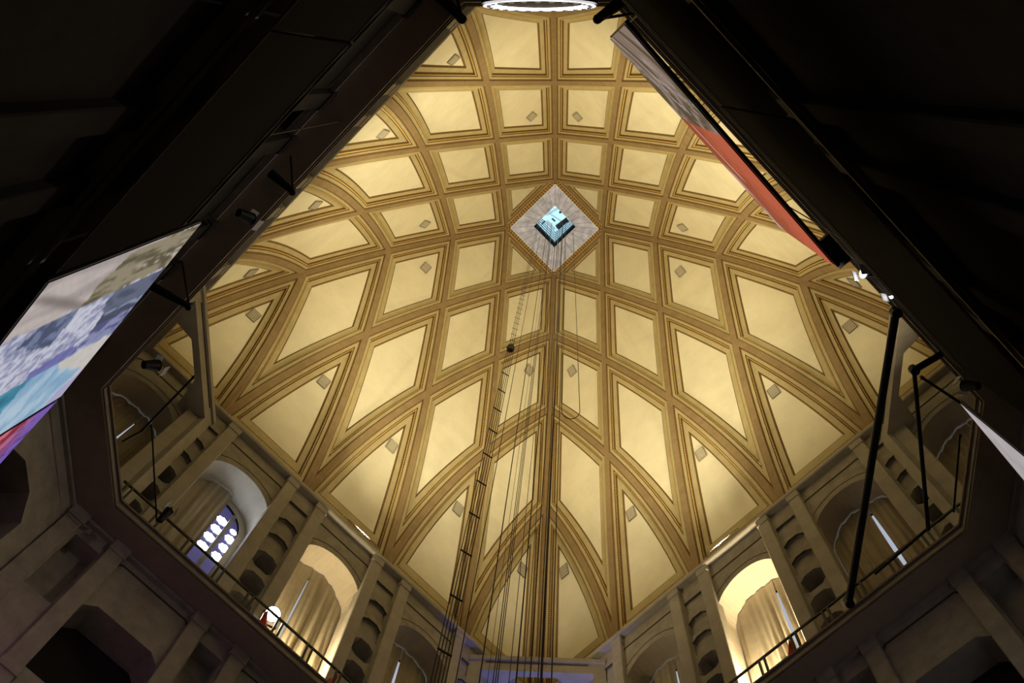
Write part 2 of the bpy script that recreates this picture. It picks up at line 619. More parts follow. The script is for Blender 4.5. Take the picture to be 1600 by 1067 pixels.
# sunk frame line following the bay
for (x0, z0, x1, z1) in ((-1.5, 42.55, 1.5, 42.55), (-1.5, 42.55, -1.72, 42.3), (1.5, 42.55, 1.72, 42.3), (-1.72, 42.3, -1.72, 40.6), (1.72, 42.3, 1.72, 40.6)):
    bw.bar((x0, QB - 0.005, z0), (x1, QB - 0.005, z1), 0.07, 0.05, M_GROOVE, up=(0, 1, 0))
A = arc(0, AR + 0.42, AS, 16)[4:13]
for (xa, za), (xb, zb) in zip(A, A[1:]):
    bw.bar((xa, QB - 0.004, za), (xb, QB - 0.004, zb), 0.035, 0.02, M_GROOVE, up=(0, 1, 0))
ME_BAY = bw.mesh('bay_wall')
vm = MB()
vault(vm, 0, AR, AS, 31.3, QB, 14.75, M_PLASTER)
ME_VAULT = vm.mesh('arch_vault')
co = MB()
HW = 13.9
prof = [(QB + 0.2, ZTOP - 0.02), (QW - 0.08, ZTOP - 0.02), (QW - 0.12, ZTOP + 0.05), (QW - 0.12, ZTOP + 0.22), (QW + 0.02, ZTOP + 0.30), (QW + 0.05, ZTOP + 0.42), (14.3, ZTOP + 0.45), (14.3, 46.2)]
for (ya, za), (yb, zb) in zip(prof, prof[1:]):
    co.quad((-ya, ya, za), (ya, ya, za), (yb, yb, zb), (-yb, yb, zb), M_STONE2)
ME_CORN = co.mesh('cornice')

# lower wall
QL = 12.94
lw = MB()
LOWH = 16.0
pl = MB()
pl.box(-0.32, 0.32, QL - 0.22, QL + 0.1, 5, 30.8, M_STONE, ch=0.03)
pl.box(-0.36, 0.36, QL - 0.27, QL + 0.1, 30.2, 30.8, M_STONE, ch=0.03)
pl.box(-0.36, 0.36, QL - 0.27, QL + 0.1, 23.3, 23.7, M_STONE, ch=0.03)
ME_LPIL = pl.mesh('pilaster')
lb = MB()
hole_panel(lb, -1.95, 1.95, 24.0, 30.8, octo(0, 3.2, 24.05, 27.9, 0.42), QL, 1.2, M_STONE, M_STONE, back=False)
for (x0, z0, x1, z1) in ((-1.45, 30.25, 1.45, 30.25), (-1.45, 30.25, -1.66, 30.0), (1.45, 30.25, 1.66, 30.0), (-1.66, 30.0, -1.66, 24.2), (1.66, 30.0, 1.66, 24.2)):
    lb.bar((x0, QL - 0.005, z0), (x1, QL - 0.005, z1), 0.07, 0.05, M_GROOVE, up=(0, 1, 0))
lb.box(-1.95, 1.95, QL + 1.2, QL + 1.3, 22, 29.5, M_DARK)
lb.quad((-1.95, QL, -1.6), (1.95, QL, -1.6), (1.95, QL, 24.0), (-1.95, QL, 24.0), M_STONE)
ME_LBAY = lb.mesh('bay_wall')
ln = MB()
hole_panel(ln, -0.9, 0.9, 26.4, 30.8, octo(0, 1.06, 26.6, 29.9, 0.03), QL, 0.7, M_STONE, M_STONE)
ln.quad((-0.9, QL, -1.6), (0.9, QL, -1.6), (0.9, QL, 26.4), (-0.9, QL, 26.4), M_STONE)
ME_LNIC = ln.mesh('niche_panel')



def darkened(me):  # copy of a wall mesh with the stone swapped for its shade tone
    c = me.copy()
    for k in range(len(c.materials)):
        c.materials[k] = M_STONE_SHADE if c.materials[k] in (M_STONE, M_STONE2) else c.materials[k]
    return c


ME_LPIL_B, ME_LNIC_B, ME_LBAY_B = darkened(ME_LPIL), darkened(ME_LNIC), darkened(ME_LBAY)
LAB = {'front_left': 'grey stone drum wall with arches below the vault, left of the cables', 'front_right': 'grey stone drum wall with arches below the vault, right of the cables',
       'back_left': 'stone drum wall above the gallery at upper left', 'back_right': 'stone drum wall above the gallery at upper right'}
LABL = {'front_left': 'dim lower stone wall under the gallery at bottom left', 'front_right': 'dim lower stone wall under the gallery at bottom right',
        'back_left': 'black shaded lower wall behind the hanging screens at left', 'back_right': 'black shaded lower wall behind the hanging screens at right'}
for side, rz in SIDES:
    back = side.startswith('back')
    w = obj('wall_%s_upper' % side, ME_CORN)
    w.rotation_euler = (0, 0, rz)
    tag(w, LAB[side], 'wall', kind='structure')
    for nd in NODES:
        for s in (-1, 1):
            p = obj('pilaster', ME_PIL, w)
            p.location = (nd + s * 0.93, 0, 0)
        for me in nic:
            p = obj('niche_panel', me, w)
            p.location = (nd, 0, 0)
    for zz in (31.9, 32.3):
        wr = MB()
        wr.bar((-9.2, QW - 0.1, zz), (9.2, QW - 0.1, zz), 0.05, 0.08, M_LIP)
        wr.build('wall_rail', w)
    for c in BAYS:
        p = obj('bay_wall', ME_BAY, w)
        p.location = (c, 0, 0)
        p = obj('arch_vault', ME_VAULT, w)
        p.location = (c, 0, 0)
    # lower
    lm_ = MB()
    zmould = 17.5 if side != 'back_right' else 22.9
    lm_.box(-10.6, 10.6, QL - 0.32, QL, zmould - 0.25, zmould + 0.25, M_STONE)
    lm_.box(-10.6, 10.6, QL - 0.42, QL, zmould - 0.05, zmould + 0.12, M_STONE2)
    w = lm_.build('wall_%s_lower' % side)
    w.rotation_euler = (0, 0, rz)
    tag(w, LABL[side], 'wall', kind='structure')
    for nd in NODES:
        for s in (-1, 1):
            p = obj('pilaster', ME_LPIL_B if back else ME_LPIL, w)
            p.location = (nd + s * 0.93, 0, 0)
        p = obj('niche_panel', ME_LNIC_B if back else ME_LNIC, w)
        p.location = (nd, 0, 0)
    for c in BAYS[1:4]:
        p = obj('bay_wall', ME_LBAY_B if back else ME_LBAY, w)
        p.location = (c, 0, 0)

# chamfer walls under the gallery and portal beams across the corners (local frame: corner along +y)
CORN = [('front', 0.0), ('left', PI / 2), ('back', PI), ('right', -PI / 2)]
cl = MB()
YC = 16.0
hole_panel(cl, -2.45, 2.45, 22.0, 30.8, octo(0, 2.6, 22.2, 28.3, 0.7), YC, 1.4, M_STONE, M_STONE, back=False)
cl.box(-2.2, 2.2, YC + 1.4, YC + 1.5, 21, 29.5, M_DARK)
cl.quad((-2.45, YC, -1.6), (2.45, YC, -1.6), (2.45, YC, 22.0), (-2.45, YC, 22.0), M_STONE)
ME_CHW = cl.mesh('corner_wall')
pb = MB()
YB = 15.35
pb.box(-3.35, 3.35, YB, YB + 0.32, 41.75, 42.75, M_STONE2)
pb.box(-3.35, 3.35, YB - 0.10, YB + 0.32, 42.55, 42.85, M_STONE2)
pb.bar((-2.5, YB - 0.01, 42.4), (2.5, YB - 0.01, 42.4), 0.06, 0.05, M_GROOVE, up=(0, 1, 0))
for k in (-1, 1):
    pb.box(min(k * 2.75, k * 3.35), max(k * 2.75, k * 3.35), YB, YB + 0.5, 31.3, 41.75, M_STONE2)
    pts = [(k * 0.95, YB + 0.32), (k * 3.3, YB + 0.32), (k * 3.3, YB + 1.6), (k * 2.6, YB + 1.6)]
    pb.prism(pts if k > 0 else pts[::-1], 41.75, 42.15, M_STONE2)
ME_BEAM = pb.mesh('corner_portal')
CLAB = {'front': 'stone corner portal with blue lit soffit at bottom centre', 'left': 'stone corner portal against the gold vault at far left', 'back': 'stone corner portal overhead at top centre', 'right': 'stone corner portal behind the black strut at far right'}
CLABL = {'front': 'stone corner wall under the gallery at bottom centre', 'left': 'stone corner wall under the gallery beside the mountain screen', 'back': 'stone corner wall under the gallery overhead', 'right': 'stone corner wall under the gallery at far right'}
for k, (nm, rz) in enumerate(CORN):
    o = obj('wall_corner_%s_upper' % nm, ME_BEAM)
    o.rotation_euler = (0, 0, rz)
    tag(o, CLAB[nm], 'portal', kind='structure')
    o = obj('wall_corner_%s_lower' % nm, ME_CHW)
    o.rotation_euler = (0, 0, rz)
    tag(o, CLABL[nm], 'wall', kind='structure')

# gallery slab: octagonal ring
QI, XI = 11.81, 14.55


def octring(q, xc, fixed=False):
    # octagon |x|+|y|=q*R2 cut by |x|=xc, |y|=xc ; CCW
    s = q * R2
    e = s - xc
    g = e + (0.0 if fixed else 0.25)
    return [(xc, -g), (xc, e), (e, xc), (-e, xc), (-xc, e), (-xc, -e), (-e, -xc), (g, -xc)]


gm = MB()
inn = octring(QI, XI)
outp = octring(QL + 1.6, 18.6, True)
for i in range(8):
    j = (i + 1) % 8
    gm.quad((*inn[i], 30.8), (*inn[j], 30.8), (*outp[j], 30.8), (*outp[i], 30.8), M_SLAB)
    gm.quad((*inn[i], 31.3), (*inn[j], 31.3), (*outp[j], 31.3), (*outp[i], 31.3), M_STONE)
    gm.quad((*inn[i], 30.8), (*inn[j], 30.8), (*inn[j], 31.3), (*inn[i], 31.3), M_STONE)
gallery = gm.build('floor_gallery')
tag(gallery, 'brown gallery slab running round the drum below the arches', 'gallery', kind='structure')
lp = MB()
inl = octring(QI - 0.05, XI - 0.06)
for i in range(8):
    j = (i + 1) % 8
    lp.bar((*inl[i], 31.28), (*inl[j], 31.28), 0.08, 0.10, M_LIP)
    lp.bar((*inl[i], 30.86), (*inl[j], 30.86), 0.05, 0.08, M_LIP)
lp.build('edge_lip', gallery)
sk = MB()
sko = octring(QL - 0.08, 15.95, True)
for i in range(8):
    j = (i + 1) % 8
    sk.bar((*sko[i], 30.70), (*sko[j], 30.70), 0.20, 0.16, M_STONE)
sk.build('soffit_moulding', gallery)
fm = MB()
fm.quad((-30, -30, -1.6), (30, -30, -1.6), (30, 30, -1.6), (-30, 30, -1.6), M_FLOOR)
fl = fm.build('floor')
tag(fl, 'dark floor of the tall hall', 'floor', kind='structure')


# ------------------------------------------------------------------ local-to-world for a wall side
def W(side, a, q, z):
    rz = dict(SIDES)[side]
    return Vector((math.cos(rz) * a - math.sin(rz) * q, math.sin(rz) * a + math.cos(rz) * q, z))


# ------------------------------------------------------------------ windows and drapes in the arches
wcount = [0]


def window(side, c, kind):
    wcount[0] += 1
    rz = dict(SIDES)[side]
    mb = MB()
    A = [(-AR, 31.3)] + arc(0, AR, AS, 20) + [(AR, 31.3)]
    # back wall with a lunette light
    r2 = 1.45
    B = arc(0, r2, AS - 0.1, 20)
    O = arc(0, AR, AS, 20)
    y = 14.72
    for i in range(20):
        mb.quad((O[i][0], y, O[i][1]), (O[i + 1][0], y, O[i + 1][1]), (B[i + 1][0], y, B[i + 1][1]), (B[i][0], y, B[i][1]), M_PLASTER)
    zb = 35.2
    mb.quad((-AR, y, 31.3), (-r2, y, 31.3), (-r2, y, AS - 0.1), (-AR, y, AS), M_PLASTER)
    mb.quad((AR, y, 31.3), (r2, y, 31.3), (r2, y, AS - 0.1), (AR, y, AS), M_PLASTER)
    mb.quad((-r2, y, 31.3), (r2, y, 31.3), (r2, y, zb), (-r2, y, zb), M_PLASTER)
    w = mb.build('window_%d' % wcount[0])
    w.location = W(side, c, 0, 0)
    w.rotation_euler = (0, 0, rz)
    if kind == 'rose':
        pm = MB()
        pts = [(-r2, zb)] + [(x, z) for x, z in B] + [(r2, zb)]
        pm.add([(x, y + 0.12, z) for x, z in pts], [tuple(range(len(pts)))], M_DAYP)
        pm.build('leaded_ground', w)
        disc = MB()
        n = 28
        vo, fo = [], []
        for i in range(n):
            t = 2 * PI * i / n
            rr = 0.27 * (1 + 0.10 * math.cos(8 * t))
            vo += [(rr * math.cos(t), 0, rr * math.sin(t)), (0.055 * math.cos(t), 0, 0.055 * math.sin(t))]
        for i in range(n):
            j = (i + 1) % n
            fo.append((2 * i, 2 * j, 2 * j + 1, 2 * i + 1))
        disc.add(vo, fo, M_DAYB)
        me = disc.mesh('pane')
        for (a, z) in ((-5.13, 39.62), (-5.10, 38.82), (-5.13, 38.02), (-4.33, 38.92), (-4.32, 38.12), (-4.42, 39.55), (-3.98, 38.62), (-3.92, 37.98), (-5.13, 37.2), (-4.35, 37.3)):
            p = obj('pane', me, w)
            sc = 0.62 if (a, z) in ((-4.42, 39.55), (-3.98, 38.62)) else 1.0
            p.location = (a - c, y + 0.10, z)
            p.scale = (sc, 1, sc)
        mu = MB()
        mu.box(0.86 - 0.09, 0.86 + 0.09, y - 0.02, y + 0.09, zb, AS + 1.0, M_STONE)
        mu.box(-0.05, 0.05, y - 0.02, y + 0.09, zb, AS + 1.3, M_STONE)
        mu.build('mullion', w)
    else:
        pm = MB()
        pts = [(-r2, zb)] + [(x, z) for x, z in B] + [(r2, zb)]
        pm.add([(x, y + 0.12, z) for x, z in pts], [tuple(range(len(pts)))], M_DAY)
        pm.build('pane', w)
    return w


def curtain(side, c, label, x0, x1, split=None, seed=0, top=0.985, hem=33.2):
    """arched drape between x0 and x1 (fractions of the arch), split: (position, half gap at top, half gap at hem)"""
    rnd = random.Random(seed)
    ph = [rnd.uniform(0, 6) for _ in range(6)]
    e = empty('curtain', W(side, c, 0, 0), dict(SIDES)[side])
    tag(e, label, 'curtain', 'linen drapes in the drum arches')
    r = AR * top
    spans = [(x0, x1, 0, 0)] if not split else [(x0, split[0], 0, 1), (split[0], x1, 1, 0)]
    for (u0, u1, gl, gr) in spans:
        mb = MB()
        NU, NV = 36, 14
        V = []
        for j in range(NV + 1):
            t = j / NV
            for i in range(NU + 1):
                u = u0 + (u1 - u0) * i / NU
                gap = 0.0
                if split:
                    gap = split[1] * (1 - t) + split[2] * t
                    gap *= 0.55 * math.sin(PI * min(1, max(0, 0.12 + t * 0.9)))
                k = i / NU
                x = r * u + (gap * (1 - k) if gl else 0) - (gap * k if gr else 0)
                x = max(-r, min(r, x))
                zt_ = AS + math.sqrt(max(r * r - x * x, 0)) - 0.03 - 0.05 * abs(math.sin(5 * x + ph[0]))
                z = zt_ + (hem - zt_) * t
                fold = 0.10 * math.sin(9 * x + ph[1] + 1.2 * t) + 0.06 * math.sin(21 * x + ph[2] - 2.0 * t) + 0.10 * math.sin(3.3 * x + ph[3] + 3 * t)
                fold *= (0.25 + 0.75 * t)
                V.append((x, 14.42 + fold * 1.2, z))
        Fc = []
        for j in range(NV):
            for i in range(NU):
                a = j * (NU + 1) + i
                Fc.append((a, a + 1, a + NU + 2, a + NU + 1))
        mb.add(V, Fc, M_CURTAIN)
        o = mb.build('drape', e)
        for p in o.data.polygons:
            p.use_smooth = True
    return e


for side in ('front_left', 'front_right'):
    for c in BAYS:
        rose = side == 'front_left' and abs(c + 5.657) < 0.1
        w = window(side, c, 'rose' if rose else 'plain')
        k = BAYS.index(c)
        near = {'front_left': ['beside the mountain picture screen', 'with bright rosette panes', 'behind the glaring floodlight', 'left of the lift cables', 'at the bottom corner left of centre'],
                'front_right': ['at the bottom corner right of centre', 'just right of the lift cables', 'in the brightly lit arch on the right', 'behind the thick black strut', 'at the far right corner']}[side][k]
        tag(w, 'arched drum window %s' % near, 'window', kind='structure')
curtain('front_left', BAYS[0], 'dark drape in the arch beside the mountain picture screen', -1, 1, (0.25, 0.03, 0.12), 1)
curtain('front_left', BAYS[1], 'grey drape pulled half open before bright rosette window', -1, 0.12, None, 2)
curtain('front_left', BAYS[2], 'warm lit beige drape behind the glaring floodlight', -1, 1, (-0.22, 0.05, 0.16), 3)
curtain('front_left', BAYS[3], 'dark drape in the arch just left of the lift cables', -1, 1, (-0.15, 0.10, 0.16), 4)
curtain('front_right', BAYS[1], 'dark drape in the arch right of the lift cables', -1, 1, (0.2, 0.06, 0.16), 5)
curtain('front_right', BAYS[2], 'warm lit beige drape in the brightly lit arch on the right', -1, 1, (0.42, 0.07, 0.16), 6)
curtain('front_right', BAYS[3], 'dark drape in the arch behind the thick black strut', -1, 1, (0.25, 0.10, 0.20), 7)
curtain('front_right', BAYS[4], 'dark drape in the arch at the far right corner', -1, 1, (0.2, 0.05, 0.12), 8)


# ------------------------------------------------------------------ lights with their fixtures
def aim(o, target):
    d = Vector(target) - o.location
    o.rotation_euler = d.to_track_quat('-Z', 'Y').to_euler()


def floodlight(pos, target, power, label, radius=0.3, colour=FLOOD_COLOUR, cone=FLOOD_CONE, lens=M_LAMP, blend=0.55, group=None, smooth=0.35, yoke=0.75):
    e = empty('floodlight', pos)
    tag(e, label, 'floodlight', group)
    d = (Vector(target) - Vector(pos)).normalized()
    mb = MB()
    mb.rod(-d * max(0.2, radius * 1.4), -d * 0.12, radius * 0.65, M_BLACK, 16, radius)
    mb.rod(-d * 0.12, d * 0.0, radius, M_BLACK, 16, radius * 1.08)
    h = mb.build('housing', e)
    mb = MB()
    mb.disc(d * 0.03, d, radius * 0.95, lens, 20)
    mb.build('lens', e)
    mb = MB()
    s = Vector((0, 0, 1)).cross(d)
    s = s.normalized() if s.length > 1e-3 else Vector((1, 0, 0))
    mb.bar(s * (radius * 1.15) - d * .1, s * (radius * 1.15) - d * .1 + Vector((0, 0, -yoke)), 0.06, 0.05, M_BLACK)
    mb.bar(-s * (radius * 1.15) - d * .1, -s * (radius * 1.15) - d * .1 + Vector((0, 0, -yoke)), 0.06, 0.05, M_BLACK)
    mb.bar(-s * (radius * 1.2) - d * .1 + Vector((0, 0, -yoke)), s * (radius * 1.2) - d * .1 + Vector((0, 0, -yoke)), 0.08, 0.05, M_BLACK)
    mb.build('yoke', e)
    ld = bpy.data.lights.new('flood_lamp', 'SPOT')
    ld.energy = power
    ld.color = colour
    ld.spot_size = cone
    ld.spot_blend = blend
    ld.shadow_soft_size = smooth
    lo = bpy.data.objects.new('flood_lamp', ld)
    C.objects.link(lo)
    lo.parent = e
    lo.location = d * 0.12
    lo.rotation_euler = d.to_track_quat('-Z', 'Y').to_euler()
    return e


for side, a in (('front_left', 0.6), ('front_right', -0.6), ('back_left', 0.0), ('back_right', 0.0)):
    p = W(side, a, 13.5, 44.38)
    t = W(side, 0, -7.5, 67.5)
    lab = {'front_left': 'floodlight on the cornice behind the left wire guard', 'front_right': 'floodlight on the cornice behind the right wire guard',
           'back_left': 'floodlight on the cornice above the left black screens', 'back_right': 'floodlight on the cornice above the right black screens'}[side]
    floodlight(p, t, FLOOD_POWER, lab, group='cornice floodlights', radius=0.17, smooth=0.3, yoke=0.2, lens=M_LAMPW)
floodlight(W('front_left', -1.64, 12.5, 33.35), (-1.0, -9.0, 6.0), 150, 'glaring white floodlight on the gallery rail at lower left', radius=0.3, cone=math.radians(100), lens=M_BULB)

# lamps standing on the floor of the two brightly lit arches
for side, a, col, pw, lab in (('front_left', -0.9, (1, 0.78, 0.45), 2600, 'small lamp on the floor of the lit left arch'), ('front_right', -1.0, (1, 0.79, 0.48), 6500, 'small lamp on the floor of the lit right arch')):
    floodlight(W(side, a, 13.75, 32.2), W(side, 0.2, 13.85, 40), pw, lab, radius=0.14, colour=col, cone=math.radians(150), lens=M_LAMP, smooth=0.2, group='arch lamps')
# blue lamp under the front corner portal
floodlight((0, 15.0, 32.4), (0, 15.9, 43), 900, 'blue lamp on the gallery under the front corner portal', radius=0.16, colour=(0.22, 0.25, 1.0), cone=math.radians(58), lens=M_DAYP, smooth=0.2)


# ------------------------------------------------------------------ railings on the gallery
def railing(side, label, holes):
    e = empty('railing', (0, 0, 0), dict(SIDES)[side])
    tag(e, label, 'railing')
    q = 11.98
    mb = MB()
    mb.bar((-9.2, q, 32.62), (9.2, q, 32.62), 0.07, 0.09, M_BLACK)
    mb.build('top_rail', e)
    mb = MB()
    mb.bar((-9.2, q, 31.55), (9.2, q, 31.55), 0.06, 0.06, M_BLACK)
    mb.build('bottom_rail', e)
    pm = MB()
    pm.box(-0.045, 0.045, q - 0.04, q + 0.04, 31.3, 32.62, M_BLACK)
    me = pm.mesh('post')
    x = -9.0
    while x < 9.1:
        for s in (0.0, 0.24):
            p = obj('post', me, e)
            p.location = (x + s, 0, 0)
        x += 1.5


railing('front_left', 'black gallery railing on the left below the floodlight', None)
railing('front_right', 'black gallery railing on the right below the lit arch', None)

# red cloths hanging on the rail
for k, (side, a, lab) in enumerate((('front_left', -2.1, 'small red cloth beside the glaring floodlight'), ('front_left', 1.75, 'red cloth on the left rail near the bottom edge'), ('front_right', 1.45, 'red cloth at the right end of the lit arch rail'), ('front_right', -1.75, 'red cloth at the left end of the lit arch rail'))):
    mb = MB()
    s = 1 if a > 0 else -1
    q = 12.12
    V = []
    for j in range(7):
        t = j / 6
        for i in range(6):
            u = i / 5
            V.append((s * (-0.05 - 0.5 * u * t - 0.05 * u), q + 0.05 * math.sin(6 * u + 3 * t), 32.6 - 1.1 * t - 0.06 * math.sin(5 * u)))
    Fc = [(j * 6 + i, j * 6 + i + 1, j * 6 + i + 7, j * 6 + i + 6) for j in range(6) for i in range(5)]
    mb.add(V, Fc, M_RED)
    o = mb.build('red_cloth')
    o.location = W(side, a, 0, 0)
    o.rotation_euler = (0, 0, dict(SIDES)[side])
    sol = o.modifiers.new('thickness', 'SOLIDIFY')
    sol.thickness = 0.02
    tag(o, lab, 'cloth', 'red cloths on the gallery rail')


# ------------------------------------------------------------------ projection screens
def hsh(x, y, s=0):
    n = math.sin(x * 127.1 + y * 311.7 + s * 74.7) * 43758.5453
    return n - math.floor(n)


def vn(x, y, s=0):
    xi, yi = math.floor(x), math.floor(y)
    fx, fy = x - xi, y - yi
    fx, fy = fx * fx * (3 - 2 * fx), fy * fy * (3 - 2 * fy)
    a, b, c, d = hsh(xi, yi, s), hsh(xi + 1, yi, s), hsh(xi, yi + 1, s), hsh(xi + 1, yi + 1, s)
    return a + (b - a) * fx + (c - a) * fy + (a - b - c + d) * fx * fy


def fbm(x, y, s=0):
    return 0.5 * vn(x, y, s) + 0.27 * vn(2.1 * x, 2.1 * y, s + 1) + 0.15 * vn(4.3 * x, 4.3 * y, s + 2) + 0.08 * vn(9 * x, 9 * y, s + 3)


def mix(a, b, t):
    t = max(0.0, min(1.0, t))
    return tuple(p + (q - p) * t for p, q in zip(a, b))


def lin(c):
    return tuple((v / 255.0 / 12.92) if v <= 10 else ((v / 255.0 + 0.055) / 1.055) ** 2.4 for v in c)


def sst(a, b, x):
    t = max(0.0, min(1.0, (x - a) / (b - a)))
    return t * t * (3 - 2 * t)


def inpoly(u, v, P):
    c = False
    n = len(P)
    for i in range(n):
        (x0, y0), (x1, y1) = P[i], P[(i + 1) % n]
        if (y0 > v) != (y1 > v) and u < (x1 - x0) * (v - y0) / (y1 - y0) + x0:
            c = not c
    return c


P_OLIVE = [(0.25, 0.40), (0.10, 0.41), (0.0, 0.50), (0.0, 1.01), (0.26, 1.01), (0.25, 0.56)]
P_SLATE1 = [(0.254, 0.577), (0.237, 1.01), (0.46, 1.01), (0.486, 0.872), (0.60, 0.747), (0.382, 0.676)]
P_SLATE2 = [(0.25, 0.40), (0.24, 0.18), (0.335, 0.137), (0.431, 0.384), (0.33, 0.42)]
P_SLATE3 = [(0.47, 1.01), (0.63, 1.01), (0.614, 0.956), (0.594, 0.61), (0.56, 0.70), (0.464, 0.731)]
P_PURPLE = [(0.60, 0.72), (0.548, 0.687), (0.53, 0.575), (0.57, 0.42), (0.64, 0.44), (0.63, 0.62)]
P_PALE = [(0.614, 1.01), (0.614, 0.62), (0.70, 0.72), (0.83, 1.01)]
P_TEAL = [(0.62, -0.1), (0.625, 0.50), (0.70, 0.50), (1.0, 0.40), (1.0, -0.1)]
P_LBLUE = [(0.62, 0.47), (0.62, 0.63), (0.70, 0.73), (0.80, 0.94), (1.01, 0.86), (1.01, 0.40), (0.80, 0.44)]


def pic_mountain(u, v):
    n = fbm(u * 9, v * 7, 1)
    fine = fbm(u * 40 + v * 12, v * 34, 9)
    du, dv = 0.03 * (fbm(u * 12, v * 12, 61) - 0.47), 0.05 * (fbm(u * 12, v * 12, 67) - 0.47)
    a, b = u + du, v + dv
    if u < 0.245 + du:
        col = mix((166, 156, 154), (202, 190, 186), sst(0.3, 0.7, fbm(u * 14, v * 5 + 4 * u, 15)))
        rip = 0.5 + 0.5 * math.sin(150 * (v - 0.8 * u) + 5 * n)
        col = mix(col, (184, 172, 170), 0.35 * rip)
        col = mix(col, (118, 108, 106), 0.75 * sst(0.10, 0.0, abs(v - 0.02 - 2.2 * max(0.0, u - 0.07)) * 1.2) * sst(0.04, 0.09, u))
        if inpoly(a, b, P_OLIVE):
            col = mix((92, 86, 66), (150, 140, 118), sst(0.38, 0.60, fbm(u * 34, v * 7 - 8 * u, 3)))
            col = mix(col, (196, 186, 174), sst(0.52, 0.62, fbm(u * 20 + 3, v * 5 - 7 * u, 71)) * sst(0.55, 0.75, v))
    elif u < 0.62:
        col = mix((126, 132, 168), (214, 214, 230), sst(0.34, 0.60, n * 0.35 + fine * 0.65))
        rip = 0.5 + 0.5 * math.sin(110 * (v + 0.6 * u))
        col = mix(col, (190, 192, 214), 0.25 * rip)
        if inpoly(a, b, P_SLATE2):
            col = mix((72, 82, 112), (116, 128, 160), sst(0.4, 0.6, fine))
        if inpoly(a, b, P_SLATE1):
            col = mix((66, 74, 100), (146, 156, 184), sst(0.46, 0.60, fbm(u * 26 - v * 8, v * 4 + 6 * u, 7)))
            if u < 0.40 and v > 0.62:
                col = mix(col, (78, 86, 110), 0.7)
        if inpoly(a, b, P_SLATE3):
            col = mix((84, 84, 132), (140, 146, 184), sst(0.45, 0.6, fbm(u * 22, v * 9, 17)))
        if inpoly(a, b, P_PURPLE):
            col = mix((92, 92, 158), (128, 132, 190), fine)
    else:
        col = mix((176, 172, 206), (206, 202, 214), sst(0.3, 0.7, fbm(u * 9 + 4 * v, v * 5, 19)))
        if inpoly(a, b, P_TEAL):
            col = mix((38, 112, 140), (84, 160, 186), sst(0.3, 0.7, n))
        if inpoly(a, b, P_LBLUE):
            col = mix((132, 172, 204), (184, 208, 228), sst(0.3, 0.7, fbm(u * 8 + 5 * v, v * 12, 11)))
        if inpoly(a, b, P_PALE):
            col = mix((196, 190, 184), (222, 216, 212), fine)
    return lin(tuple(0.9 * c for c in col))


def pic_crimson(u, v):
    n = fbm(u * 10 + v * 20, v * 5, 21)
    col = mix((120, 34, 58), (196, 106, 122), sst(0.35, 0.65, n))
    col = mix(col, (110, 86, 170), sst(0.72, 0.98, v + 0.2 * (n - 0.5)))
    col = mix(col, (60, 30, 70), 0.6 * sst(0.62, 0.7, fbm(u * 25, v * 12, 23)))
    return lin(col)


def pic_orange(u, v):
    # u along from top end to box end, v up
    n = fbm(u * 16, v * 5, 31)
    strat = fbm(u * 5 + v * 2.0, v * 9 + 3 * math.sin(u * 7), 33)
    rock = mix((84, 72, 54), (142, 122, 112), sst(0.38, 0.64, strat))
    rock = mix(rock, (164, 148, 142), sst(0.60, 0.72, fbm(u * 40 + v * 12, v * 6, 36)))
    org = mix((150, 72, 48), (188, 92, 66), sst(0.3, 0.7, fbm(u * 30, v * 20, 41) * 0.4 + 0.6 * (1 - v)))
    e = u - (0.40 + 0.03 * (1 - v) + 0.02 * (n - 0.5))
    col = mix(rock, org, sst(0.0, 0.012, e))
    br = abs(v - (0.78 - 0.45 * (u - 0.42)) - 0.04 * (n - .5))
    col = mix(col, (206, 176, 160), sst(0.045, 0.0, br) * sst(0.42, 0.44, u) * sst(0.72, 0.68, u))
    col = mix(col, (188, 172, 166), sst(0.25, 0.02, 1 - v) * sst(0.62, 0.70, u) * sst(0.3, 0.5, n + .05))
    return lin(tuple(0.95 * c for c in col))


def pic_pale(u, v):
    n = fbm(u * 10, v * 10, 51)
    return lin(mix((140, 136, 130), (196, 186, 196), n))


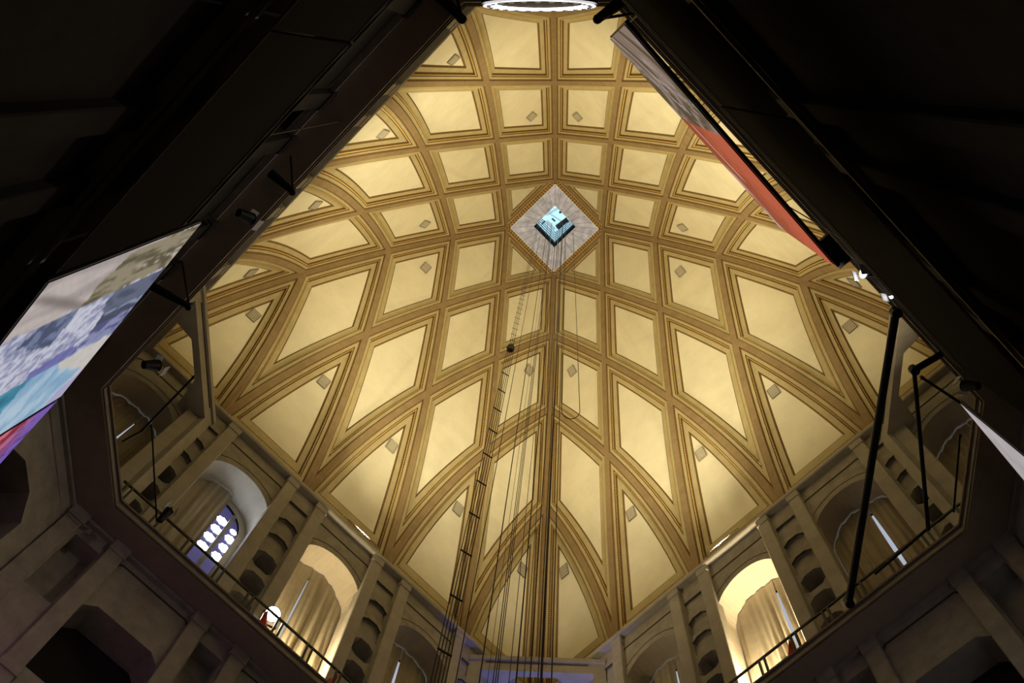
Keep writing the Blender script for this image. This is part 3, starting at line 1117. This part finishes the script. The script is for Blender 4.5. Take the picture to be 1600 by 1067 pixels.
def screen(name, label, p0, p1, z0, z1, fn, nu=70, nv=84, z0b=None):
    """upright screen from plan point p0 to p1, picture on the face towards the room"""
    mb = MB()
    p0, p1 = Vector((*p0, 0)), Vector((*p1, 0))
    d = (p1 - p0).normalized()
    nrm = Vector((-d.y, d.x, 0))
    if nrm.dot(-p0) < 0:
        nrm = -nrm
    e = empty(name, tuple((p0 + p1) / 2 + Vector((0, 0, z0))))
    tag(e, label, 'screen', 'hanging screens')
    org = e.location
    zb = z0 if z0b is None else z0b
    V, cols = [], []
    for j in range(nv + 1):
        for i in range(nu + 1):
            u, v = i / nu, j / nv
            P = p0.lerp(p1, u) + Vector((0, 0, (z0 + (zb - z0) * u) * (1 - v) + z1 * v)) + nrm * 0.06 - org
            V.append(P)
            cols.append(fn(u, v))
    Fc = [(j * (nu + 1) + i, j * (nu + 1) + i + 1, (j + 1) * (nu + 1) + i + 1, (j + 1) * (nu + 1) + i) for j in range(nv) for i in range(nu)]
    mb.add(V, Fc, M_PICTURE)
    o = mb.build('picture', e)
    ca = o.data.color_attributes.new('picture', 'FLOAT_COLOR', 'POINT')
    ca.data.foreach_set('color', [c for q in cols for c in (*q, 1.0)])
    mb = MB()
    a, b = p0 - org, p1 - org
    T = nrm * 0.03
    q4 = [a + Vector((0, 0, z0)), b + Vector((0, 0, zb)), b + Vector((0, 0, z1)), a + Vector((0, 0, z1))]
    mb.add([q + T for q in q4] + [q - T for q in q4], [(0, 1, 2, 3), (7, 6, 5, 4), (0, 4, 5, 1), (1, 5, 6, 2), (2, 6, 7, 3), (3, 7, 4, 0)], M_BLACKMATT)
    mb.build('backing', e)
    fr = MB()
    for k in range(4):
        fr.bar(q4[k], q4[(k + 1) % 4], 0.08, 0.06, M_BLACK, up=tuple(nrm))
    fr.build('frame', e)
    return e


screen('projection_screen', 'large screen with pale mountain and blue ridge picture at left', (-8.11, -8.87), (-12.26, -4.22), 16.55, 24.0, pic_mountain)
screen('projection_screen', 'crimson and violet picture screen at the left edge', (-12.36, -4.11), (-16.2, -0.2), 16.55, 24.0, pic_crimson, 40, 40)
screen('projection_screen', 'slanting screen with grey rock and orange picture at upper right', (1.93, -13.22), (5.80, -9.24), 16.2, 22.0, pic_orange, 110, 50, z0b=17.3)
screen('projection_screen', 'pale screen seen edge on at the right edge', (11.02, -4.58), (15.5, 0.35), 16.6, 24.0, pic_pale, 20, 20)


def black_screen(label, p0, p1, z0, z1):
    e = empty('blackout_screen', ((p0[0] + p1[0]) / 2, (p0[1] + p1[1]) / 2, z0))
    tag(e, label, 'screen', 'black screens hung below the gallery')
    org = e.location
    a = Vector((*p0, 0)) - Vector((org.x, org.y, org.z))
    b = Vector((*p1, 0)) - Vector((org.x, org.y, org.z))
    zm = Vector((0, 0, (z0 + z1) / 2))
    mb = MB()
    mb.bar(a + zm, b + zm, 0.06, z1 - z0, M_BLACKMATT)
    mb.build('fabric', e)
    mb = MB()
    mb.bar(a + Vector((0, 0, z0)), b + Vector((0, 0, z0)), 0.05, 0.05, M_LIP)
    mb.build('bottom_batten', e)
    mb = MB()
    for dz in (0.0, 0.45):
        mb.rod(a + Vector((0, 0, z1 + 0.1 + dz)), b + Vector((0, 0, z1 + 0.1 + dz)), 0.06, M_BLACK, 6)
    n = max(2, int((b - a).length / 1.0))
    for i in range(n):
        p, q = a.lerp(b, i / n), a.lerp(b, (i + 1) / n)
        mb.rod(p + Vector((0, 0, z1 + 0.1)), q + Vector((0, 0, z1 + 0.55)), 0.03, M_BLACK, 5)
    mb.build('truss', e)
    hw = MB()
    hw.rod(a.lerp(b, .5) + Vector((0, 0, z1 + 0.5)), a.lerp(b, .5) + Vector((0, 0, 30.8)), 0.02, M_CABLE, 5)
    hw.build('hanger', e)


black_screen('black switched off screen at upper left beyond the mountain picture', (-8.0, -9.0), (-3.9, -13.1), 16.7, 22.4)
black_screen('black switched off screen at the top edge left of centre', (-3.85, -13.15), (-0.4, -16.6), 16.7, 22.4)
black_screen('black switched off screen at the top edge right of centre', (0.6, -15.8), (4.6, -11.8), 16.7, 23.4)
black_screen('black switched off screen along the upper right', (4.65, -11.75), (10.9, -5.5), 16.7, 23.6)

# ------------------------------------------------------------------ lift ropes (plumb lines from the oculus)
ZR = zo + 3.2


def rope(name, label, x, y, r, mt=M_CABLE, z0=-1.6, group='lift ropes hanging from the oculus'):
    mb = MB()
    mb.rod((x, y, z0), (x, y, ZR), r, mt, 6)
    # twisted lay: a second thin strand along the rope
    o = mb.build(name)
    tag(o, label, 'rope', group)
    return o


rope('lift_rope', 'thick black lift rope over the central vault rib', 0.69, 0.0, 0.0302)
rope('lift_rope', 'thin lift rope hugging the thick black rope', 0.62, 0.0, 0.0130)
rope('lift_rope', 'lift rope just right of the thick black rope', 0.91, 0.0, 0.0158)
rope('lift_rope', 'lift rope just left of the thick black rope', 0.45, 0.0, 0.0158)
rope('lift_rope', 'dark lift rope second to the left of the thick one', 0.16, 0.0, 0.0187)
rope('lift_rope', 'thin lift rope third to the left of the thick one', 0.01, 0.0, 0.0094)
rope('lift_rope', 'thin lift rope between two darker lift ropes', 0.32, 0.0, 0.0094)
rope('lift_rope', 'leftmost rope of the tight middle bundle', -0.33, 0.0, 0.0115)
rope('lift_rope', 'central rope of the tight middle bundle', -0.28, 0.0, 0.0115)
rope('lift_rope', 'rightmost rope of the tight middle bundle', -0.235, 0.0, 0.0115)
rope('lift_rope', 'thin pale rope left of the tight middle bundle', -0.45, 0.0, 0.0065)
rope('lift_rope', 'lone dark rope left of the middle bundle', -0.62, 0.0, 0.0173)
rope('lift_rope', 'rope just right of the cable ladder', -1.12, 0.0, 0.0144)
for k, x in enumerate((-0.35, 0.28)):
    rope('lift_rope', ('bright steel rope left of the oculus bottom corner', 'bright steel rope at the oculus bottom corner')[k], x, 1.3, 0.022, M_CABLE_L, z0=72.0)

lad = empty('cable_ladder', (-1.405, -0.415, -1.6))
tag(lad, 'dark travelling cable ladder with cross spacers left of the lift ropes', 'cable')
cm = MB()
cm.rod((0, 0, 0), (0, 0, 45.0), 0.014, M_CABLE, 6)
ME_CAB = cm.mesh('cable')
for k in range(5):
    p = obj('cable', ME_CAB, lad)
    p.location = (-0.135 + 0.0675 * k, -0.085 + 0.0425 * k, 0)
rg = MB()
rg.bar((-0.155, -0.098, 0), (0.155, 0.098, 0), 0.035, 0.035, M_CABLE)
ME_RG = rg.mesh('spacer')
for k in range(-7, 10):
    p = obj('spacer', ME_RG, lad)
    p.location = (0, 0, 1.6 + 18.61 + 2.292 * k)
tp = MB()
for x in (-0.09, -0.01, 0.08):
    tp.rod((x, 0, 45.0), (x, 0.3, ZR + 1.6), 0.013, M_CABLE, 6)
tp.build('upper_cable', lad)
ur = MB()
ur.bar((-0.15, -0.06, 0), (0.15, 0.06, 0), 0.018, 0.018, M_CABLE)
ME_UR = ur.mesh('upper_spacer')
for k in range(16):
    p = obj('upper_spacer', ME_UR, lad)
    p.location = (0, 0.02 + 0.008 * k, 46.3 + k * 1.15)
ck = MB()
ck.box(-0.14, 0.12, -0.1, 0.1, 44.5, 45.3, M_BLACK, ch=0.04)
ck.box(-0.18, 0.16, -0.07, 0.07, 44.75, 45.05, M_BLACK)
ck.build('cable_clamp', lad)

# slack loop of cable on the right
lo = MB()
pts = [(0.98, 0.5, ZR)] + [(0.98, 0.5, 37.4)]
for k in range(1, 12):
    t = PI * k / 12
    pts.append((1.345 - 0.365 * math.cos(t), 0.5, 37.4 - 1.0 * math.sin(t)))
pts += [(1.71, 0.5, 37.4), (1.6, 0.5, zo + 0.7)]
for a, b in zip(pts, pts[1:]):
    lo.rod(a, b, 0.016, M_CABLE, 6)
o = lo.build('cable_loop')
tag(o, 'slack U shaped cable loop hanging right of the ropes', 'cable')

# ------------------------------------------------------------------ rig: struts, brackets, spotlights
def strut(label, pts, r, name='strut'):
    mb = MB()
    for a, b in zip(pts, pts[1:]):
        mb.rod(a, b, r, M_BLACK, 10)
    for p in pts:
        mb.rod(Vector(p) - Vector((0, 0, r * 1.3)), Vector(p) + Vector((0, 0, r * 1.3)), r * 1.3, M_BLACK, 8)
    o = mb.build(name)
    tag(o, label, 'strut')
    return o


def rig_frame(label, base, members):
    e = empty('rigging_frame', base)
    tag(e, label, 'rigging')
    B = Vector(base)
    for a, b, r in members:
        mb = MB()
        mb.rod(Vector(a) - B, Vector(b) - B, r, M_BLACK, 10)
        mb.build('strut', e)
        mb = MB()
        mb.rod(Vector(a) - B - Vector((0, 0, r * 1.4)), Vector(a) - B + Vector((0, 0, r * 1.4)), r * 1.35, M_BLACK, 8)
        mb.build('coupler', e)


strut('thick black strut across the right corner of the gallery', [(11.35, -5.35, 30.5), (11.05, 5.1, 31.15)], 0.13)
rig_frame('black rigging struts and arms right of the thick strut', (11.93, -3.64, 30.0), [
    ((11.93, -3.64, 30.0), (12.96, 1.7, 30.0), 0.07), ((12.96, 1.7, 30.0), (11.35, 3.3, 29.8), 0.05), ((11.93, -3.64, 30.0), (12.75, -4.15, 30.1), 0.11),
    ((12.2, -3.4, 30.0), (14.1, -2.2, 30.0), 0.045), ((13.58, -1.52, 30.0), (13.7, 1.11, 30.0), 0.035)])
rig_frame('slim black rigging rods before the dark arch at left', (-12.7, 2.3, 30.0), [
    ((-12.55, -1.2, 30.0), (-12.7, 2.3, 30.0), 0.03), ((-11.0, -2.9, 30.0), (-12.9, -1.0, 30.0), 0.04), ((-12.9, -1.0, 30.0), (-13.6, -0.6, 30.0), 0.03)])


def bracket(label, tip, b1, b2, r=0.10):
    e = empty('bracket', tip)
    tag(e, label, 'bracket')
    T = Vector(tip)
    for k, q in enumerate((b1, b2)):
        mb = MB()
        mb.rod((0, 0, 0), Vector(q) - T, r if k == 0 else r * 0.35, M_BLACK, 8, r * (1.5 if k == 0 else 0.3))
        mb.build('arm', e)
    mb = MB()
    mb.rod((0, 0, -0.12), (0, 0, 0.14), r * 1.1, M_BLACK, 8)
    mb.build('tip_cap', e)


bracket('black triangular bracket over the left gallery edge', (-7.39, -8.94, 30.0), (-8.1, -9.5, 30.1), (-7.55, -10.0, 30.5))
bracket('black triangular bracket near the left corner portal', (-10.95, -5.25, 30.0), (-12.1, -5.9, 30.0), (-11.3, -6.6, 30.6))
bracket('black pointed bracket at the top left edge', (-2.12, -14.01, 30.0), (-2.9, -14.75, 30.2), (-2.4, -15.0, 30.4), 0.13)
bracket('black pointed bracket at the top right edge', (1.82, -14.02, 30.0), (2.55, -14.55, 30.2), (2.9, -14.2, 30.4), 0.13)


def spotlight(label, pos, target, r=0.19, lens=M_LAMPW, power=0.0):
    e = empty('spotlight', pos)
    tag(e, label, 'spotlight', 'small rig spotlights')
    d = (Vector(target) - Vector(pos)).normalized()
    mb = MB()
    mb.rod(-d * 0.55, -d * 0.05, r * 0.7, M_BLACK, 12, r)
    mb.build('housing', e)
    mb = MB()
    mb.disc(d * 0.0, d, r * 0.98, lens, 14)
    mb.build('lens', e)
    s = d.orthogonal().normalized()
    t = d.cross(s)
    for q in (s, -s):
        mb = MB()
        c = q * (r * 1.25) + d * 0.12
        mb.bar(c - t * r, c + t * r, 0.26, 0.02, M_WHITE, up=tuple(q + d * .3))
        mb.build('barn_door', e)
    mb = MB()
    mb.bar(-d * 0.3, -d * 0.3 + Vector((0, 0, 0.7)), 0.05, 0.05, M_BLACK)
    mb.build('hanger', e)
    if power > 0:
        ld = bpy.data.lights.new('spot_lamp', 'SPOT')
        ld.energy = power
        ld.color = (1.0, 0.88, 0.75)
        ld.spot_size = math.radians(75)
        ld.spot_blend = 0.7
        ld.shadow_soft_size = 0.12
        lo = bpy.data.objects.new('spot_lamp', ld)
        C.objects.link(lo)
        lo.parent = e
        lo.location = d * 0.3
        lo.rotation_euler = d.to_track_quat('-Z', 'Y').to_euler()


spotlight('bright white spotlight at the right gallery edge nearer the vault', (10.05, -6.7, 29.9), (-9, -9.5, 22), 0.17, M_LAMPW, 700)
spotlight('bright white spotlight further right under the gallery', (10.95, -6.05, 29.9), (-11, -6, 24), 0.14, M_LAMPW, 700)
spotlight('dark spotlight beside the left half open drape', (-12.3, 1.95, 30.2), (-6, -4, 50), 0.16, M_BLACK)
spotlight('dark spotlight under the left gallery beside its bracket', (-8.7, -8.1, 29.9), (-2, -2, 40), 0.2, M_BLACK)
spotlight('dark spotlight below the left corner portal', (-12.1, -3.3, 29.9), (-6, 0, 40), 0.2, M_BLACK)
spotlight('dark spotlight below the right corner portal', (13.25, -3.35, 29.4), (8, 0, 40), 0.18, M_BLACK)

mb = MB()
a, b = Vector((8.77, -7.73, 30.0)), Vector((9.51, -6.96, 30.0))
mb.bar(a, b, 0.42, 0.22, M_BLACK)
mb.bar(a.lerp(b, 0.35) - Vector((0, 0, .13)), a.lerp(b, 0.42) - Vector((0, 0, .13)), 0.46, 0.05, M_BLACK)
mb.bar(a.lerp(b, 0.85) - Vector((0, 0, .13)), a.lerp(b, 0.92) - Vector((0, 0, .13)), 0.46, 0.05, M_BLACK)
o = mb.build('ballast_box')
tag(o, 'dark flat box at the end of the orange picture screen', 'box')

# big drum lamp overhead at the top edge
P = Vector((0.758, -13.010, 9.500))
axis = Vector((0.0006, 0.9998, -0.0191)).normalized()
e = empty('drum_lamp', P)
tag(e, 'large black drum lamp with glowing ring at the top edge', 'lamp')
rad = 0.533
mb = MB()
mb.rod(-axis * 0.75, -axis * 0.02, rad * 0.92, M_BLACK, 40, rad)
mb.build('drum', e)
s1 = Vector((1, 0, 0))
s1 = (s1 - axis * s1.dot(axis)).normalized()
s2 = axis.cross(s1)
mb = MB()
n = 48
for i in range(n):
    t0, t1 = 2 * PI * i / n, 2 * PI * (i + 1) / n
    f = lambda t, r: (s1 * math.cos(t) + s2 * math.sin(t)) * r
    mb.quad(f(t0, rad * 0.97), f(t1, rad * 0.97), f(t1, rad * 0.74) - axis * .02, f(t0, rad * 0.74) - axis * .02, M_LAMPW)
mb.build('glowing_ring', e)
mb = MB()
mb.disc(-axis * 0.05, axis, rad * 0.78, M_LIP, 32)
mb.build('reflector', e)
bl = MB()
bl.rod((0, 0, 0), axis * 0.012, 0.03, M_WHITE, 8, 0.012)
me = bl.mesh('bulb')
for i in range(24):
    p = obj('bulb', me, e)
    t = 2 * PI * i / 24
    p.location = (s1 * math.cos(t) + s2 * math.sin(t)) * rad * 0.88

ld = bpy.data.lights.new('drum_light', 'SPOT')
ld.energy = 120
ld.color = (1.0, 0.9, 0.78)
ld.spot_size = math.radians(130)
ld.spot_blend = 0.8
ld.shadow_soft_size = 0.4
lo_ = bpy.data.objects.new('drum_light', ld)
C.objects.link(lo_)
lo_.parent = e
lo_.location = axis * 0.1
lo_.rotation_euler = axis.to_track_quat('-Z', 'Y').to_euler()

# wire guards on the cornice
for side, a, lab in (('front_right', -0.5, 'small wire guard on the right cornice above the lit arch'), ('front_left', 0.7, 'small wire guard on the left cornice above the lit arch')):
    e = empty('wire_guard', W(side, a, 13.05, 44.0), dict(SIDES)[side])
    tag(e, lab, 'wire guard')
    mb = MB()
    for k in range(13):
        x = -1.1 + 2.2 * k / 12
        mb.bar((x, 0, 0), (x, 0.1, 0.7), 0.015, 0.015, M_LIP)
    mb.build('wires', e)
    mb = MB()
    for z in (0.0, 0.35, 0.7):
        mb.bar((-1.1, z * .14, z), (1.1, z * .14, z), 0.022, 0.022, M_LIP)
    mb.build('frame', e)
